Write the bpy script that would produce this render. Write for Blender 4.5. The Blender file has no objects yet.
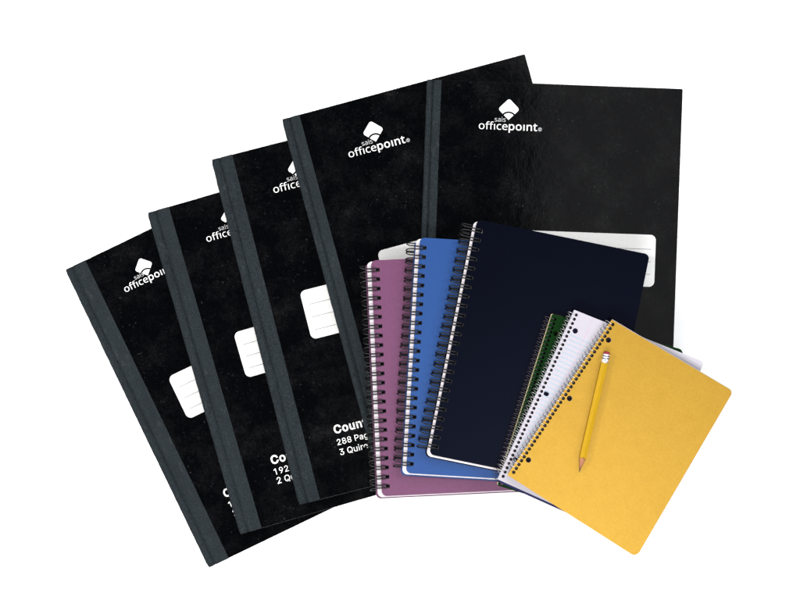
import bpy, bmesh, math, random
from mathutils import Vector, Matrix
random.seed(7)
R = math.radians
S = 0.000832            # metres per photo pixel at table level
H = 1.6                 # camera height
mm = 0.001

# ------------------------------------------------------------------ camera, world, lamps
scn = bpy.context.scene
cam_d = bpy.data.cameras.new('camera'); cam = bpy.data.objects.new('camera', cam_d)
scn.collection.objects.link(cam); scn.camera = cam
cam.location = (0, 0, H); cam.rotation_euler = (0, 0, 0)
cam_d.sensor_width = 36.0; cam_d.lens = 36.0 * H / (800 * S)
cam_d.clip_start = 0.05; cam_d.clip_end = 100

w = bpy.data.worlds.new('World'); scn.world = w; w.use_nodes = True
w.node_tree.nodes['Background'].inputs[0].default_value = (0.9, 0.95, 1.0, 1)
w.node_tree.nodes['Background'].inputs[1].default_value = 0.03

def area(name, loc, target, sx, sy, power, col=(1, 1, 1)):
    d = bpy.data.lights.new(name, 'AREA'); d.shape = 'RECTANGLE'; d.size = sx; d.size_y = sy
    d.energy = power; d.color = col
    o = bpy.data.objects.new(name, d); scn.collection.objects.link(o)
    o.location = loc
    o.rotation_euler = (Vector(target) - Vector(loc)).to_track_quat('-Z', 'Y').to_euler()
    return o
area('softbox_key', (-1.05, 0.28, 1.0), (0.05, 0, 0), 0.16, 0.26, 23, (1.0, 0.985, 0.96))
area('softbox_side', (1.35, 0.45, 1.05), (0, 0, 0), 0.8, 0.9, 30, (0.97, 0.985, 1.0))
area('softbox_front', (-0.1, -0.98, 1.1), (0.0, -0.05, 0), 1.5, 0.45, 35, (1.0, 0.995, 0.99))
area('softbox_back', (0.0, 1.55, 1.1), (0, 0, 0), 2.0, 0.6, 26, (0.98, 0.99, 1.0))
# dim overhead panel and strip: their mirror image is the grey sheen on the glossy covers
area('overhead_panel', (0.455, 0.14, 2.4), (0.455, 0.14, 0), 0.38, 1.2, 0.42)
area('added_sheen_lamp', (0.31, -0.46, 2.4), (0.18, -0.2, 0), 0.26, 0.26, 5.6)  # added lamp: its blurred reflection lightens the lower navy and yellow covers
area('overhead_strip', (0.155, 0.60, 2.4), (0.155, 0.60, 0), 0.28, 0.20, 0.05)

scn.view_settings.view_transform = 'Standard'; scn.view_settings.look = 'None'
scn.view_settings.exposure = 0; scn.view_settings.gamma = 1
scn.render.engine = 'CYCLES'
scn.cycles.max_bounces = 8

# ------------------------------------------------------------------ materials
class NT:
    def __init__(s, name):
        s.m = bpy.data.materials.new(name); s.m.use_nodes = True
        s.t = s.m.node_tree; s.b = s.t.nodes['Principled BSDF']
        s.tc = s.t.nodes.new('ShaderNodeTexCoord'); s.oi = s.t.nodes.new('ShaderNodeObjectInfo')
    def n(s, kind, **kw):
        x = s.t.nodes.new(kind)
        for k, v in kw.items(): setattr(x, k, v)
        return x
    def l(s, a, b): s.t.links.new(a, b)
    def noise(s, scale, detail=4, rough=.55, sc=(1, 1, 1), seed=0.0, dist=0):
        mp = s.n('ShaderNodeMapping'); mp.inputs['Scale'].default_value = sc
        s.l(s.tc.outputs['Object'], mp.inputs['Vector'])
        x = s.n('ShaderNodeTexNoise', noise_dimensions='4D')
        x.inputs['Scale'].default_value = scale; x.inputs['Detail'].default_value = detail
        x.inputs['Roughness'].default_value = rough; x.inputs['Distortion'].default_value = dist
        a = s.n('ShaderNodeMath', operation='MULTIPLY_ADD')
        s.l(s.oi.outputs['Random'], a.inputs[0]); a.inputs[1].default_value = 37.0; a.inputs[2].default_value = seed
        s.l(a.outputs[0], x.inputs['W']); s.l(mp.outputs[0], x.inputs['Vector'])
        return x.outputs[0]
    def ramp(s, v, stops):
        r = s.n('ShaderNodeValToRGB'); e = r.color_ramp.elements
        while len(e) < len(stops): e.new(.5)
        for i, (p, c) in enumerate(stops):
            e[i].position = p
            e[i].color = (c[0], c[1], c[2], 1) if isinstance(c, tuple) else (c, c, c, 1)
        s.l(v, r.inputs[0]); return r.outputs[0]
    def mix(s, f, a, b, mode='MIX'):
        x = s.n('ShaderNodeMix', data_type='RGBA', blend_type=mode)
        for sock, val in ((x.inputs[0], f), (x.inputs[6], a), (x.inputs[7], b)):
            if isinstance(val, (int, float)): sock.default_value = val
            elif isinstance(val, tuple): sock.default_value = (*val, 1)
            else: s.l(val, sock)
        return x.outputs[2]
    def bump(s, v, dist, strength=1.0, prev=None):
        x = s.n('ShaderNodeBump'); x.inputs['Distance'].default_value = dist; x.inputs['Strength'].default_value = strength
        s.l(v, x.inputs['Height'])
        if prev is not None: s.l(prev, x.inputs['Normal'])
        return x.outputs[0]
    def out(s, col=None, rough=.5, spec=.5, metal=0, nrm=None, coat=0, coat_rough=.05):
        b = s.b
        if col is not None:
            if isinstance(col, tuple): b.inputs['Base Color'].default_value = (*col, 1)
            else: s.l(col, b.inputs['Base Color'])
        if isinstance(rough, (int, float)): b.inputs['Roughness'].default_value = rough
        else: s.l(rough, b.inputs['Roughness'])
        b.inputs['Specular IOR Level'].default_value = spec
        b.inputs['Metallic'].default_value = metal
        b.inputs['Coat Weight'].default_value = coat; b.inputs['Coat Roughness'].default_value = coat_rough
        if nrm is not None:
            s.l(nrm, b.inputs['Normal']); s.l(nrm, b.inputs['Coat Normal'])
        return s.m

def mat_leatherette():
    s = NT('black_glossy_leatherette')
    mott = s.ramp(s.noise(38, 7, .72), [(.46, (.0005, .0006, .0009)), (.60, (.0022, .0023, .0026)), (.78, (.0085, .0085, .0086))])
    fine = s.ramp(s.noise(900, 3, .6, seed=3), [(.35, .3), (.7, 1.8)])
    c = s.mix(1.0, mott, fine, 'MULTIPLY')
    speck = s.ramp(s.noise(560, 2, .5, seed=9), [(.66, 0.0), (.73, 1.0)])
    patch = s.ramp(s.noise(30, 3, .6, seed=5), [(.42, .08), (.62, .9)])
    sp = s.mix(1.0, speck, patch, 'MULTIPLY')
    c = s.mix(sp, c, (.018, .0195, .021))
    # rubbed clusters: fine pale crumbs gathered in patches, a few hairline scratches
    crumbs = s.ramp(s.noise(430, 5, .8, seed=14), [(.54, 0.0), (.66, 1.0)])
    where = s.ramp(s.noise(24, 4, .65, seed=15), [(.54, 0.0), (.70, .85)])
    c = s.mix(s.mix(1.0, crumbs, where, 'MULTIPLY'), c, (.013, .0135, .014))
    rot = s.n('ShaderNodeMapping'); rot.inputs['Rotation'].default_value = (0, 0, .7); rot.inputs['Scale'].default_value = (260, 5, 1)
    s.l(s.tc.outputs['Object'], rot.inputs['Vector'])
    hair = s.n('ShaderNodeTexNoise'); hair.inputs['Scale'].default_value = 1.0; hair.inputs['Detail'].default_value = 1
    s.l(rot.outputs[0], hair.inputs['Vector'])
    hr = s.mix(1.0, s.ramp(hair.outputs[0], [(.74, 0.0), (.79, .6)]), where, 'MULTIPLY')
    c = s.mix(hr, c, (.016, .0165, .017))
    n1 = s.bump(s.noise(62, 5, .62, sc=(1.15, .85, 1), seed=21), .00014)
    n2 = s.bump(s.noise(600, 2, .5, seed=23), .0000012, prev=n1)
    rg = s.ramp(s.noise(55, 4, .6, seed=30), [(.3, .05), (.7, .11)])
    return s.out(c, rg, .5, nrm=n2)
def mat_cloth():
    s = NT('grey_book_cloth')
    wv = s.n('ShaderNodeTexWave', wave_type='BANDS', bands_direction='Y'); wv.inputs['Scale'].default_value = 420; wv.inputs['Distortion'].default_value = 1.2
    s.l(s.tc.outputs['Object'], wv.inputs['Vector'])
    wx = s.n('ShaderNodeTexWave', wave_type='BANDS', bands_direction='X'); wx.inputs['Scale'].default_value = 420; wx.inputs['Distortion'].default_value = 1.2
    s.l(s.tc.outputs['Object'], wx.inputs['Vector'])
    weave = s.mix(.5, wv.outputs[0], wx.outputs[0])
    base = s.ramp(s.noise(26, 5, .65, sc=(3, .6, 1)), [(.3, (.0062, .0090, .0112)), (.7, (.0100, .0138, .0162))])
    c = s.mix(.35, base, s.mix(1.0, base, s.ramp(weave, [(.2, .4), (.8, 1.6)]), 'MULTIPLY'))
    grain = s.ramp(s.noise(1100, 2, .6, seed=2), [(.35, .45), (.68, 1.65)])
    c = s.mix(1.0, c, grain, 'MULTIPLY')
    wear = s.ramp(s.noise(150, 5, .75, sc=(1.8, .6, 1), seed=6), [(.57, 0.0), (.74, .6)])
    c = s.mix(wear, c, (.036, .040, .041))
    return s.out(c, .85, .12, nrm=s.bump(s.noise(900, 3, .6, seed=2), .00012, .8))
def mat_paper(name, col, grain=.06, scale=700):
    s = NT(name)
    g = s.ramp(s.noise(scale, 4, .6), [(.3, 1 - grain), (.7, 1.0)])
    big = s.ramp(s.noise(25, 3, .6, seed=4), [(.3, 1 - grain * .6), (.7, 1.0)])
    c = s.mix(1.0, s.mix(1.0, col, g, 'MULTIPLY'), big, 'MULTIPLY')
    return s.out(c, .75, .2, nrm=s.bump(s.noise(scale, 4, .6), .00004))
def mat_pages(name, col):
    s = NT(name)
    wv = s.n('ShaderNodeTexWave', wave_type='BANDS', bands_direction='Z'); wv.inputs['Scale'].default_value = 900; wv.inputs['Distortion'].default_value = 2
    s.l(s.tc.outputs['Object'], wv.inputs['Vector'])
    c = s.mix(1.0, col, s.ramp(wv.outputs[0], [(0, .86), (1, 1.0)]), 'MULTIPLY')
    return s.out(c, .8, .15)
def mat_plastic(name, a, b, rough=.38, spec=.25, bump=.000006):
    s = NT(name)
    c = s.ramp(s.noise(9, 3, .5), [(.3, a), (.7, b)])
    c = s.mix(1.0, c, s.ramp(s.noise(1300, 2, .6, seed=4), [(.3, .88), (.7, 1.1)]), 'MULTIPLY')
    n = s.bump(s.noise(1300, 2, .5, seed=4), bump, .8)
    return s.out(c, rough, spec, nrm=n)
def mat_card(name, a, b):
    s = NT(name)
    c = s.ramp(s.noise(140, 4, .6), [(.3, a), (.7, b)])
    f = s.ramp(s.noise(520, 4, .75, seed=5), [(.3, .90), (.7, 1.08)])
    c = s.mix(1.0, c, f, 'MULTIPLY')
    return s.out(c, .36, .5, .6, nrm=s.bump(s.noise(520, 4, .7, seed=5), .000012, .7))
def mat_simple(name, col, rough=.4, spec=.5, metal=0, var=.06):
    s = NT(name)
    c = s.mix(1.0, col, s.ramp(s.noise(300, 3, .6), [(.3, 1 - var), (.7, 1 + var)]), 'MULTIPLY')
    return s.out(c, rough, spec, metal)

M = {}
M['leather'] = mat_leatherette(); M['cloth'] = mat_cloth()
M['label'] = mat_paper('label_paper', (.47, .47, .465), .07, 500)
M['ink'] = mat_simple('grey_rule_ink', (.08, .08, .085), .7, .2)
M['print'] = mat_simple('white_print', (.56, .56, .555), .5, .3)
M['printgrey'] = mat_simple('grey_print', (.34, .34, .345), .5, .3)
M['pages'] = mat_pages('page_edges', (.43, .40, .42))
M['cream'] = mat_pages('cream_page_edges', (.30, .27, .15))
M['purple'] = mat_plastic('purple_plastic_cover', (.092, .032, .072), (.099, .035, .078))
M['blue'] = mat_plastic('blue_plastic_cover', (.0095, .039, .142), (.0105, .043, .152))
M['navy'] = mat_plastic('navy_plastic_cover', (.0002, .0003, .0018), (.0003, .0004, .0023), .34, .11, .000003)
M['navy'].node_tree.nodes['Principled BSDF'].inputs['Specular Tint'].default_value = (.5, .62, 1, 1)
M['wire'] = mat_simple('black_coated_wire', (.0008, .0008, .0012), .42, .3)
M['steel'] = mat_simple('steel_coil_wire', (.42, .41, .43), .3, .5, .9)
M['steel_dark'] = mat_simple('dull_coil_wire', (.055, .045, .055), .4, .5, .7)
M['green'] = mat_plastic('dark_green_cover', (.0006, .013, .0009), (.0008, .015, .0011), .5, .06)
M['white'] = mat_paper('white_writing_paper', (.315, .30, .335), .04, 300)
M['rule_blue'] = mat_simple('blue_rule_ink', (.20, .29, .36), .7, .2)
M['rule_red'] = mat_simple('pink_rule_ink', (.38, .27, .32), .7, .2)
M['indigo'] = mat_plastic('indigo_back_card', (.004, .003, .035), (.005, .004, .045), .5, .2)
M['yellow'] = mat_card('golden_yellow_card', (.365, .208, .020), (.395, .228, .025))
M['pencil'] = mat_simple('yellow_pencil_lacquer', (.32, .185, .003), .6, .12)
M['ferrule'] = mat_simple('aluminium_ferrule', (.58, .58, .62), .38, .5, .85)
M['band'] = mat_simple('dark_ferrule_band', (.03, .03, .05), .35, .5)
M['eraser'] = mat_simple('crimson_eraser', (.17, .008, .022), .6, .3)
M['wood'] = mat_simple('cedar_wood', (.26, .11, .055), .65, .25, 0, .2)
M['graphite'] = mat_simple('graphite', (.008, .008, .012), .35, .5)
M['board'] = mat_simple('dark_chipboard', (.03, .022, .028), .8, .2)
M['table'] = mat_paper('white_table', (.95, .95, .95), .01, 200)

# ------------------------------------------------------------------ geometry helpers
def link(name, me, mats, parent=None):
    o = bpy.data.objects.new(name, me); scn.collection.objects.link(o)
    for m in (mats if isinstance(mats, (list, tuple)) else [mats]): me.materials.append(m)
    if parent: o.parent = parent
    return o
def flat_mesh(loops, z0, th, bev=0.0):
    """closed 2-D loops (metres, holes allowed) -> solid sheet from z0 to z0+th"""
    cu = bpy.data.curves.new('c', 'CURVE'); cu.dimensions = '2D'; cu.fill_mode = 'BOTH'
    for lp in loops:
        sp = cu.splines.new('POLY'); sp.points.add(len(lp) - 1); sp.use_cyclic_u = True
        for i, (x, y) in enumerate(lp): sp.points[i].co = (x, y, 0, 1)
    cu.extrude = max(th / 2 - bev, 0)
    if bev: cu.bevel_depth = bev; cu.bevel_resolution = 2; cu.offset = -bev
    o = bpy.data.objects.new('c', cu); scn.collection.objects.link(o)
    dg = bpy.context.evaluated_depsgraph_get()
    me = bpy.data.meshes.new_from_object(o.evaluated_get(dg), depsgraph=dg)
    bpy.data.objects.remove(o); bpy.data.curves.remove(cu)
    me.materials.clear()
    me.transform(Matrix.Translation((0, 0, z0 + th / 2)))
    for p in me.polygons: p.use_smooth = False; p.material_index = 0
    return me
# lettering outlines (thousandths of an em): each word is a list of closed loops
GLYPHS = {
  'office': [[202,-7,179,-5,157,-1,136,6,117,15,100,27,84,42,70,59,58,79,49,101,42,125,38,152,37,181,40,223,48,260,62,292,82,318,106,339,135,355,168,364,204,367,228,365,250,361,271,354,290,345,308,333,324,318,337,301,349,282,358,260,365,236,369,209,370,181,367,139,359,101,345,69,325,42,300,21,271,6,239,-4],[203,42,229,45,251,52,269,63,283,80,295,100,303,123,307,150,309,181,307,211,303,238,295,261,283,281,269,297,251,308,229,315,203,317,177,315,155,308,137,297,123,281,112,261,104,238,100,211,98,181,100,150,104,123,112,100,123,80,138,63,156,52,178,45],[480,0,480,314,416,314,416,342,480,362,480,383,481,415,487,443,497,465,510,483,527,497,547,506,570,512,596,514,636,510,666,502,651,455,626,462,597,465,583,464,571,460,561,454,553,446,547,434,542,420,540,403,539,383,539,360,629,360,629,314,539,314,539,0],[711,0,711,314,647,314,647,342,711,362,711,383,712,415,718,443,728,465,741,483,758,497,778,506,801,512,827,514,867,510,897,502,882,455,857,462,828,465,814,464,802,460,792,454,784,446,778,434,773,420,771,403,770,383,770,360,860,360,860,314,770,314,770,0],[925,0,925,360,985,360,985,0],[1243,-7,1220,-5,1198,-2,1177,4,1158,13,1141,24,1125,38,1111,54,1100,73,1090,95,1084,120,1080,147,1079,178,1080,210,1084,238,1091,264,1101,286,1113,306,1127,322,1143,336,1161,347,1180,356,1201,362,1224,365,1247,367,1261,366,1274,365,1287,363,1300,361,1342,347,1324,298,1286,310,1246,315,1199,306,1166,281,1146,238,1140,179,1141,148,1146,121,1154,98,1166,79,1180,64,1198,53,1218,46,1242,44,1257,45,1270,46,1283,48,1294,50,1336,65,1336,13,1296,-2,1284,-4,1272,-5,1258,-6],[1574,-7,1549,-5,1526,-2,1504,5,1484,14,1465,26,1449,40,1435,57,1423,76,1413,98,1406,122,1402,149,1401,177,1402,206,1406,232,1412,257,1421,279,1432,299,1445,316,1460,331,1476,344,1495,354,1515,361,1537,365,1560,367,1582,365,1603,362,1622,355,1640,347,1655,335,1669,322,1681,307,1691,290,1699,271,1704,250,1707,228,1709,204,1709,169,1462,169,1465,140,1471,115,1480,93,1493,76,1510,62,1529,52,1552,46,1577,44,1594,44,1609,45,1624,47,1638,50,1692,69,1692,17,1679,11,1665,6,1651,2,1638,-1,1624,-4,1609,-5,1592,-6],[1463,216,1647,216,1645,237,1641,257,1635,274,1626,290,1614,302,1598,311,1580,317,1559,318,1539,317,1522,312,1506,303,1493,291,1482,276,1473,259,1467,238]],
  'point': [[57,-161,57,360,105,360,113,311,116,311,125,322,135,333,146,342,158,351,173,358,189,363,208,366,228,367,260,364,288,355,314,341,335,320,353,294,366,262,374,224,376,181,374,137,366,100,353,68,335,41,313,20,288,5,260,-4,228,-7,208,-6,190,-3,173,2,159,9,146,17,135,26,125,36,116,46,112,46,115,17,116,-13,116,-161],[219,42,235,43,249,47,262,53,273,60,283,70,291,82,299,95,305,110,309,126,312,143,314,162,315,181,313,211,309,237,302,260,291,280,278,296,261,308,241,315,218,317,192,315,171,309,153,300,140,286,130,269,123,247,118,222,116,192,116,181,118,149,122,122,128,98,138,78,151,63,169,51,192,45],[615,-7,592,-5,570,-1,550,6,530,15,513,27,497,42,483,59,471,79,462,101,455,125,451,152,450,181,453,223,461,260,475,292,495,318,519,339,548,355,581,364,617,367,641,365,663,361,684,354,703,345,721,333,737,318,750,301,762,282,771,260,778,236,782,209,783,181,780,139,772,101,758,69,738,42,713,21,684,6,652,-4],[617,42,642,45,664,52,682,63,696,80,708,100,716,123,720,150,722,181,720,211,716,238,708,261,696,281,682,297,664,308,642,315,616,317,590,315,568,308,550,297,536,281,525,261,517,238,513,211,511,181,513,150,517,123,525,100,536,80,551,63,569,52,591,45],[876,0,876,360,936,360,936,0],[1050,0,1050,360,1097,360,1106,311,1109,311,1119,324,1130,336,1143,345,1158,353,1173,359,1190,363,1206,366,1223,367,1253,365,1280,359,1302,349,1320,335,1335,317,1345,295,1351,267,1353,234,1353,0,1295,0,1295,230,1290,268,1275,295,1249,312,1214,317,1187,315,1164,309,1145,298,1132,283,1122,265,1115,242,1110,216,1109,187,1109,0],[1575,-7,1561,-6,1548,-4,1535,-1,1523,3,1511,9,1501,16,1492,26,1484,37,1478,50,1473,66,1470,84,1469,105,1469,314,1418,314,1418,343,1470,366,1494,443,1529,443,1529,360,1633,360,1633,314,1529,314,1529,106,1530,91,1532,77,1537,66,1544,57,1553,51,1562,46,1573,43,1585,42,1612,44,1635,49,1635,4,1608,-4]],
  'sais': [[148,-7,130,-6,113,-5,97,-3,83,-1,70,3,57,7,46,11,35,16,35,70,87,50,102,46,118,43,133,42,149,41,170,42,188,45,203,49,214,55,223,63,229,72,233,83,234,94,227,118,200,140,146,164,86,191,74,198,64,206,55,214,48,223,42,233,38,244,35,257,34,271,37,293,44,312,55,328,72,342,92,353,115,360,140,365,169,367,185,366,201,365,216,363,231,360,245,357,258,353,271,348,284,343,264,296,216,312,204,315,191,317,178,318,165,318,148,318,133,315,120,312,110,307,101,300,95,293,92,284,91,275,99,249,129,229,183,206,200,200,215,193,229,186,242,180,253,172,263,165,272,156,279,147,284,137,288,126,291,113,291,99,289,75,282,53,270,35,253,20,231,8,207,0,179,-5],[466,-7,443,-5,421,0,402,8,385,19,371,34,361,52,355,74,353,100,355,125,363,148,376,167,395,183,419,196,449,206,484,212,525,215,586,217,586,238,585,259,581,277,575,290,567,301,556,309,543,314,529,317,512,318,498,318,484,316,471,314,458,310,410,291,392,335,405,341,418,347,432,352,448,357,464,361,481,364,498,365,515,366,546,364,572,359,595,350,612,337,626,321,636,300,642,275,644,245,644,0,601,0,590,51,587,51,575,37,563,25,550,15,538,7,523,1,507,-3,488,-6],[480,41,501,43,521,47,539,55,555,66,569,80,578,98,584,119,586,144,586,176,533,174,502,172,476,167,455,161,440,152,428,142,420,130,415,116,414,99,415,85,418,73,424,63,432,55,442,49,453,44,466,42],[786,420,761,429,757,434,753,441,751,449,751,457,751,466,753,474,757,481,761,486,786,495,810,486,814,481,817,474,819,466,820,457,819,449,817,441,814,434,810,429],[756,0,756,360,815,360,815,0],[1019,-7,1001,-6,984,-5,969,-3,955,-1,941,3,929,7,917,11,907,16,907,70,959,50,974,46,990,43,1005,42,1021,41,1042,42,1060,45,1074,49,1086,55,1095,63,1101,72,1105,83,1106,94,1099,118,1072,140,1017,164,958,191,946,198,936,206,927,214,919,223,914,233,909,244,907,257,906,271,908,293,915,312,927,328,943,342,963,353,986,360,1012,365,1041,367,1057,366,1073,365,1088,363,1102,360,1116,357,1130,353,1143,348,1156,343,1136,296,1088,312,1075,315,1063,317,1050,318,1037,318,1020,318,1005,315,992,312,982,307,973,300,967,293,964,284,962,275,971,249,1000,229,1055,206,1072,200,1087,193,1101,186,1113,180,1125,172,1135,165,1143,156,1150,147,1156,137,1160,126,1162,113,1163,99,1161,75,1153,53,1141,35,1124,20,1103,8,1079,0,1051,-5]],
  'Counter Book': [[267,-7,235,-5,205,1,177,11,150,25,126,42,104,63,86,88,70,115,57,146,48,179,42,215,40,254,42,293,48,329,57,362,70,393,86,421,104,445,126,466,150,484,177,498,205,508,235,514,267,516,286,515,305,513,323,509,340,504,357,498,373,490,388,481,402,471,415,460,427,447,438,433,448,418,456,402,463,385,469,367,473,348,408,348,405,361,401,373,395,384,389,395,382,404,375,413,366,421,357,428,348,435,337,440,327,445,315,449,304,452,292,454,280,455,267,456,245,454,223,450,203,443,184,432,166,419,150,403,137,385,125,364,116,340,109,314,105,285,103,254,105,223,109,194,116,168,125,145,137,123,151,105,166,89,184,76,203,66,223,59,245,54,267,53,280,53,292,55,304,57,315,60,327,64,337,69,348,74,357,81,366,88,375,96,382,105,389,114,395,125,401,136,405,148,408,160,473,160,469,142,463,124,457,107,448,91,438,76,428,62,416,49,402,38,388,28,373,19,357,11,341,5,323,0,305,-4,286,-6],[717,-8,692,-7,669,-2,647,6,627,16,608,30,592,46,578,64,566,85,557,108,550,133,546,159,544,187,546,216,550,243,557,268,566,291,578,312,592,330,608,346,627,360,647,371,669,378,692,383,717,384,743,383,766,378,788,371,809,360,827,346,843,330,857,312,869,291,879,268,886,243,890,216,891,187,890,159,886,133,879,108,869,85,857,64,843,46,827,30,809,16,788,6,766,-2,743,-7],[717,46,736,48,752,51,767,57,780,66,792,76,802,89,810,102,817,117,822,134,826,151,829,169,829,187,829,206,826,224,822,242,817,258,810,274,802,287,792,300,780,310,767,319,752,325,736,329,717,330,699,329,683,325,668,319,655,310,644,300,634,287,625,274,618,258,613,242,609,224,607,206,606,187,607,169,609,151,613,134,618,117,625,102,634,89,644,76,655,66,668,57,683,51,699,48],[1108,-5,1089,-4,1072,-1,1055,4,1040,11,1026,20,1014,31,1003,44,994,59,987,76,982,95,979,116,978,139,978,379,1039,379,1039,144,1040,123,1045,105,1052,89,1062,75,1075,64,1090,56,1106,52,1125,50,1139,51,1151,53,1163,57,1174,62,1185,69,1194,77,1202,86,1209,97,1214,109,1218,122,1220,137,1221,153,1221,379,1282,379,1282,0,1223,0,1223,92,1233,92,1223,67,1211,47,1198,30,1182,17,1165,7,1147,0,1128,-4],[1449,227,1449,0,1388,0,1388,379,1447,379,1447,287,1438,287,1447,312,1459,332,1472,349,1487,362,1504,372,1522,379,1542,383,1563,384,1581,383,1599,380,1615,376,1630,369,1644,360,1656,349,1667,336,1676,321,1683,304,1688,285,1691,264,1692,240,1692,0,1631,0,1631,235,1630,256,1626,275,1618,291,1608,304,1596,315,1581,323,1564,328,1545,329,1532,328,1519,326,1507,322,1496,317,1486,311,1477,303,1468,293,1462,283,1456,271,1452,257,1450,243],[1949,379,1949,327,1751,327,1751,379],[1810,471,1871,471,1871,98,1872,86,1873,76,1877,68,1881,61,1887,56,1895,53,1904,51,1915,50,1930,51,1947,54,1958,2,1937,-3,1913,-4,1890,-3,1870,2,1852,10,1837,21,1825,35,1817,52,1812,71,1810,93],[2184,-8,2158,-7,2133,-2,2110,6,2089,16,2071,30,2054,46,2040,64,2028,85,2019,108,2012,132,2008,159,2006,187,2008,215,2012,242,2018,267,2028,290,2039,311,2053,329,2069,346,2087,359,2108,370,2129,378,2153,383,2178,384,2193,384,2208,382,2223,379,2238,374,2253,368,2266,361,2279,351,2292,341,2303,329,2313,315,2322,299,2329,282,2336,263,2340,242,2343,219,2343,194,2343,169,2047,169,2047,221,2310,221,2282,202,2281,220,2279,237,2275,254,2270,269,2263,282,2255,294,2246,305,2235,314,2223,321,2209,326,2194,329,2178,330,2161,329,2146,326,2131,321,2119,313,2107,304,2097,294,2088,282,2081,270,2076,256,2072,241,2069,226,2068,211,2068,178,2069,157,2072,139,2076,122,2083,106,2091,92,2100,80,2111,70,2123,61,2137,55,2152,50,2168,47,2185,46,2196,47,2206,48,2217,50,2226,53,2235,56,2243,61,2251,66,2258,73,2264,80,2269,88,2274,96,2278,105,2337,91,2332,77,2326,63,2317,51,2307,39,2296,29,2284,19,2270,11,2255,4,2239,-1,2222,-5,2203,-7],[2429,0,2429,379,2488,379,2488,321,2492,321,2498,335,2506,347,2516,358,2529,367,2542,375,2557,380,2573,384,2589,385,2605,384,2620,384,2620,322,2606,324,2583,326,2570,325,2558,323,2546,319,2535,315,2525,309,2516,301,2509,293,2502,284,2497,273,2493,262,2491,250,2490,237,2490,0],[2883,0,2883,509,3064,509,3090,508,3113,504,3133,499,3152,491,3168,481,3182,469,3194,456,3204,442,3212,426,3217,410,3220,392,3221,374,3221,358,3218,344,3215,331,3210,320,3204,310,3196,301,3188,293,3179,286,3170,280,3160,275,3149,270,3138,267,3138,262,3150,261,3162,257,3174,252,3186,245,3198,237,3208,227,3217,216,3226,203,3232,189,3237,173,3240,155,3241,136,3240,117,3237,100,3231,83,3223,67,3213,52,3200,39,3185,28,3168,18,3147,10,3124,4,3098,1,3070,0],[2948,57,3068,57,3096,58,3119,63,3138,70,3153,80,3164,92,3172,105,3177,120,3179,137,3178,149,3175,161,3171,173,3166,184,3158,194,3150,203,3140,211,3129,218,3116,224,3102,228,3087,230,3071,231,2948,231],[2948,285,3061,285,3075,286,3088,288,3100,291,3111,296,3122,302,3131,309,3139,317,3146,326,3152,337,3156,348,3158,359,3159,372,3158,388,3153,403,3146,417,3136,429,3122,439,3106,446,3086,450,3063,452,2948,452],[3487,-8,3462,-7,3438,-2,3416,6,3396,16,3378,30,3361,46,3347,64,3335,85,3326,108,3319,133,3315,159,3313,187,3315,216,3319,243,3326,268,3335,291,3347,312,3361,330,3378,346,3396,360,3416,371,3438,378,3462,383,3487,384,3512,383,3535,378,3557,371,3578,360,3596,346,3613,330,3627,312,3639,291,3648,268,3655,243,3659,216,3660,187,3659,159,3655,133,3648,108,3639,85,3627,64,3613,46,3596,30,3578,16,3557,6,3535,-2,3512,-7],[3487,46,3505,48,3521,51,3536,57,3550,66,3561,76,3571,89,3580,102,3586,117,3592,134,3595,151,3598,169,3598,187,3598,206,3595,224,3592,242,3586,258,3580,274,3571,287,3561,300,3550,310,3536,319,3521,325,3505,329,3487,330,3469,329,3452,325,3437,319,3424,310,3413,300,3403,287,3395,274,3388,258,3382,242,3379,224,3376,206,3376,187,3376,169,3379,151,3382,134,3388,117,3395,102,3403,89,3413,76,3424,66,3437,57,3452,51,3469,48],[3902,-8,3877,-7,3853,-2,3831,6,3811,16,3793,30,3777,46,3762,64,3750,85,3741,108,3734,133,3730,159,3729,187,3730,216,3734,243,3741,268,3750,291,3762,312,3777,330,3793,346,3811,360,3831,371,3853,378,3877,383,3902,384,3927,383,3951,378,3973,371,3993,360,4011,346,4028,330,4042,312,4054,291,4063,268,4070,243,4074,216,4075,187,4074,159,4070,133,4063,108,4054,85,4042,64,4028,46,4011,30,3993,16,3973,6,3951,-2,3927,-7],[3902,46,3920,48,3937,51,3951,57,3965,66,3976,76,3986,89,3995,102,4002,117,4007,134,4011,151,4013,169,4014,187,4013,206,4011,224,4007,242,4002,258,3995,274,3986,287,3976,300,3965,310,3951,319,3937,325,3920,329,3902,330,3884,329,3867,325,3853,319,3840,310,3828,300,3818,287,3810,274,3803,258,3798,242,3794,224,3791,206,3791,187,3791,169,3794,151,3798,134,3803,117,3810,102,3818,89,3828,76,3840,66,3853,57,3867,51,3884,48],[4220,137,4220,212,4230,212,4394,379,4470,379,4294,199,4287,199],[4162,0,4162,509,4223,509,4223,0],[4404,0,4257,186,4301,229,4482,0]],
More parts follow.
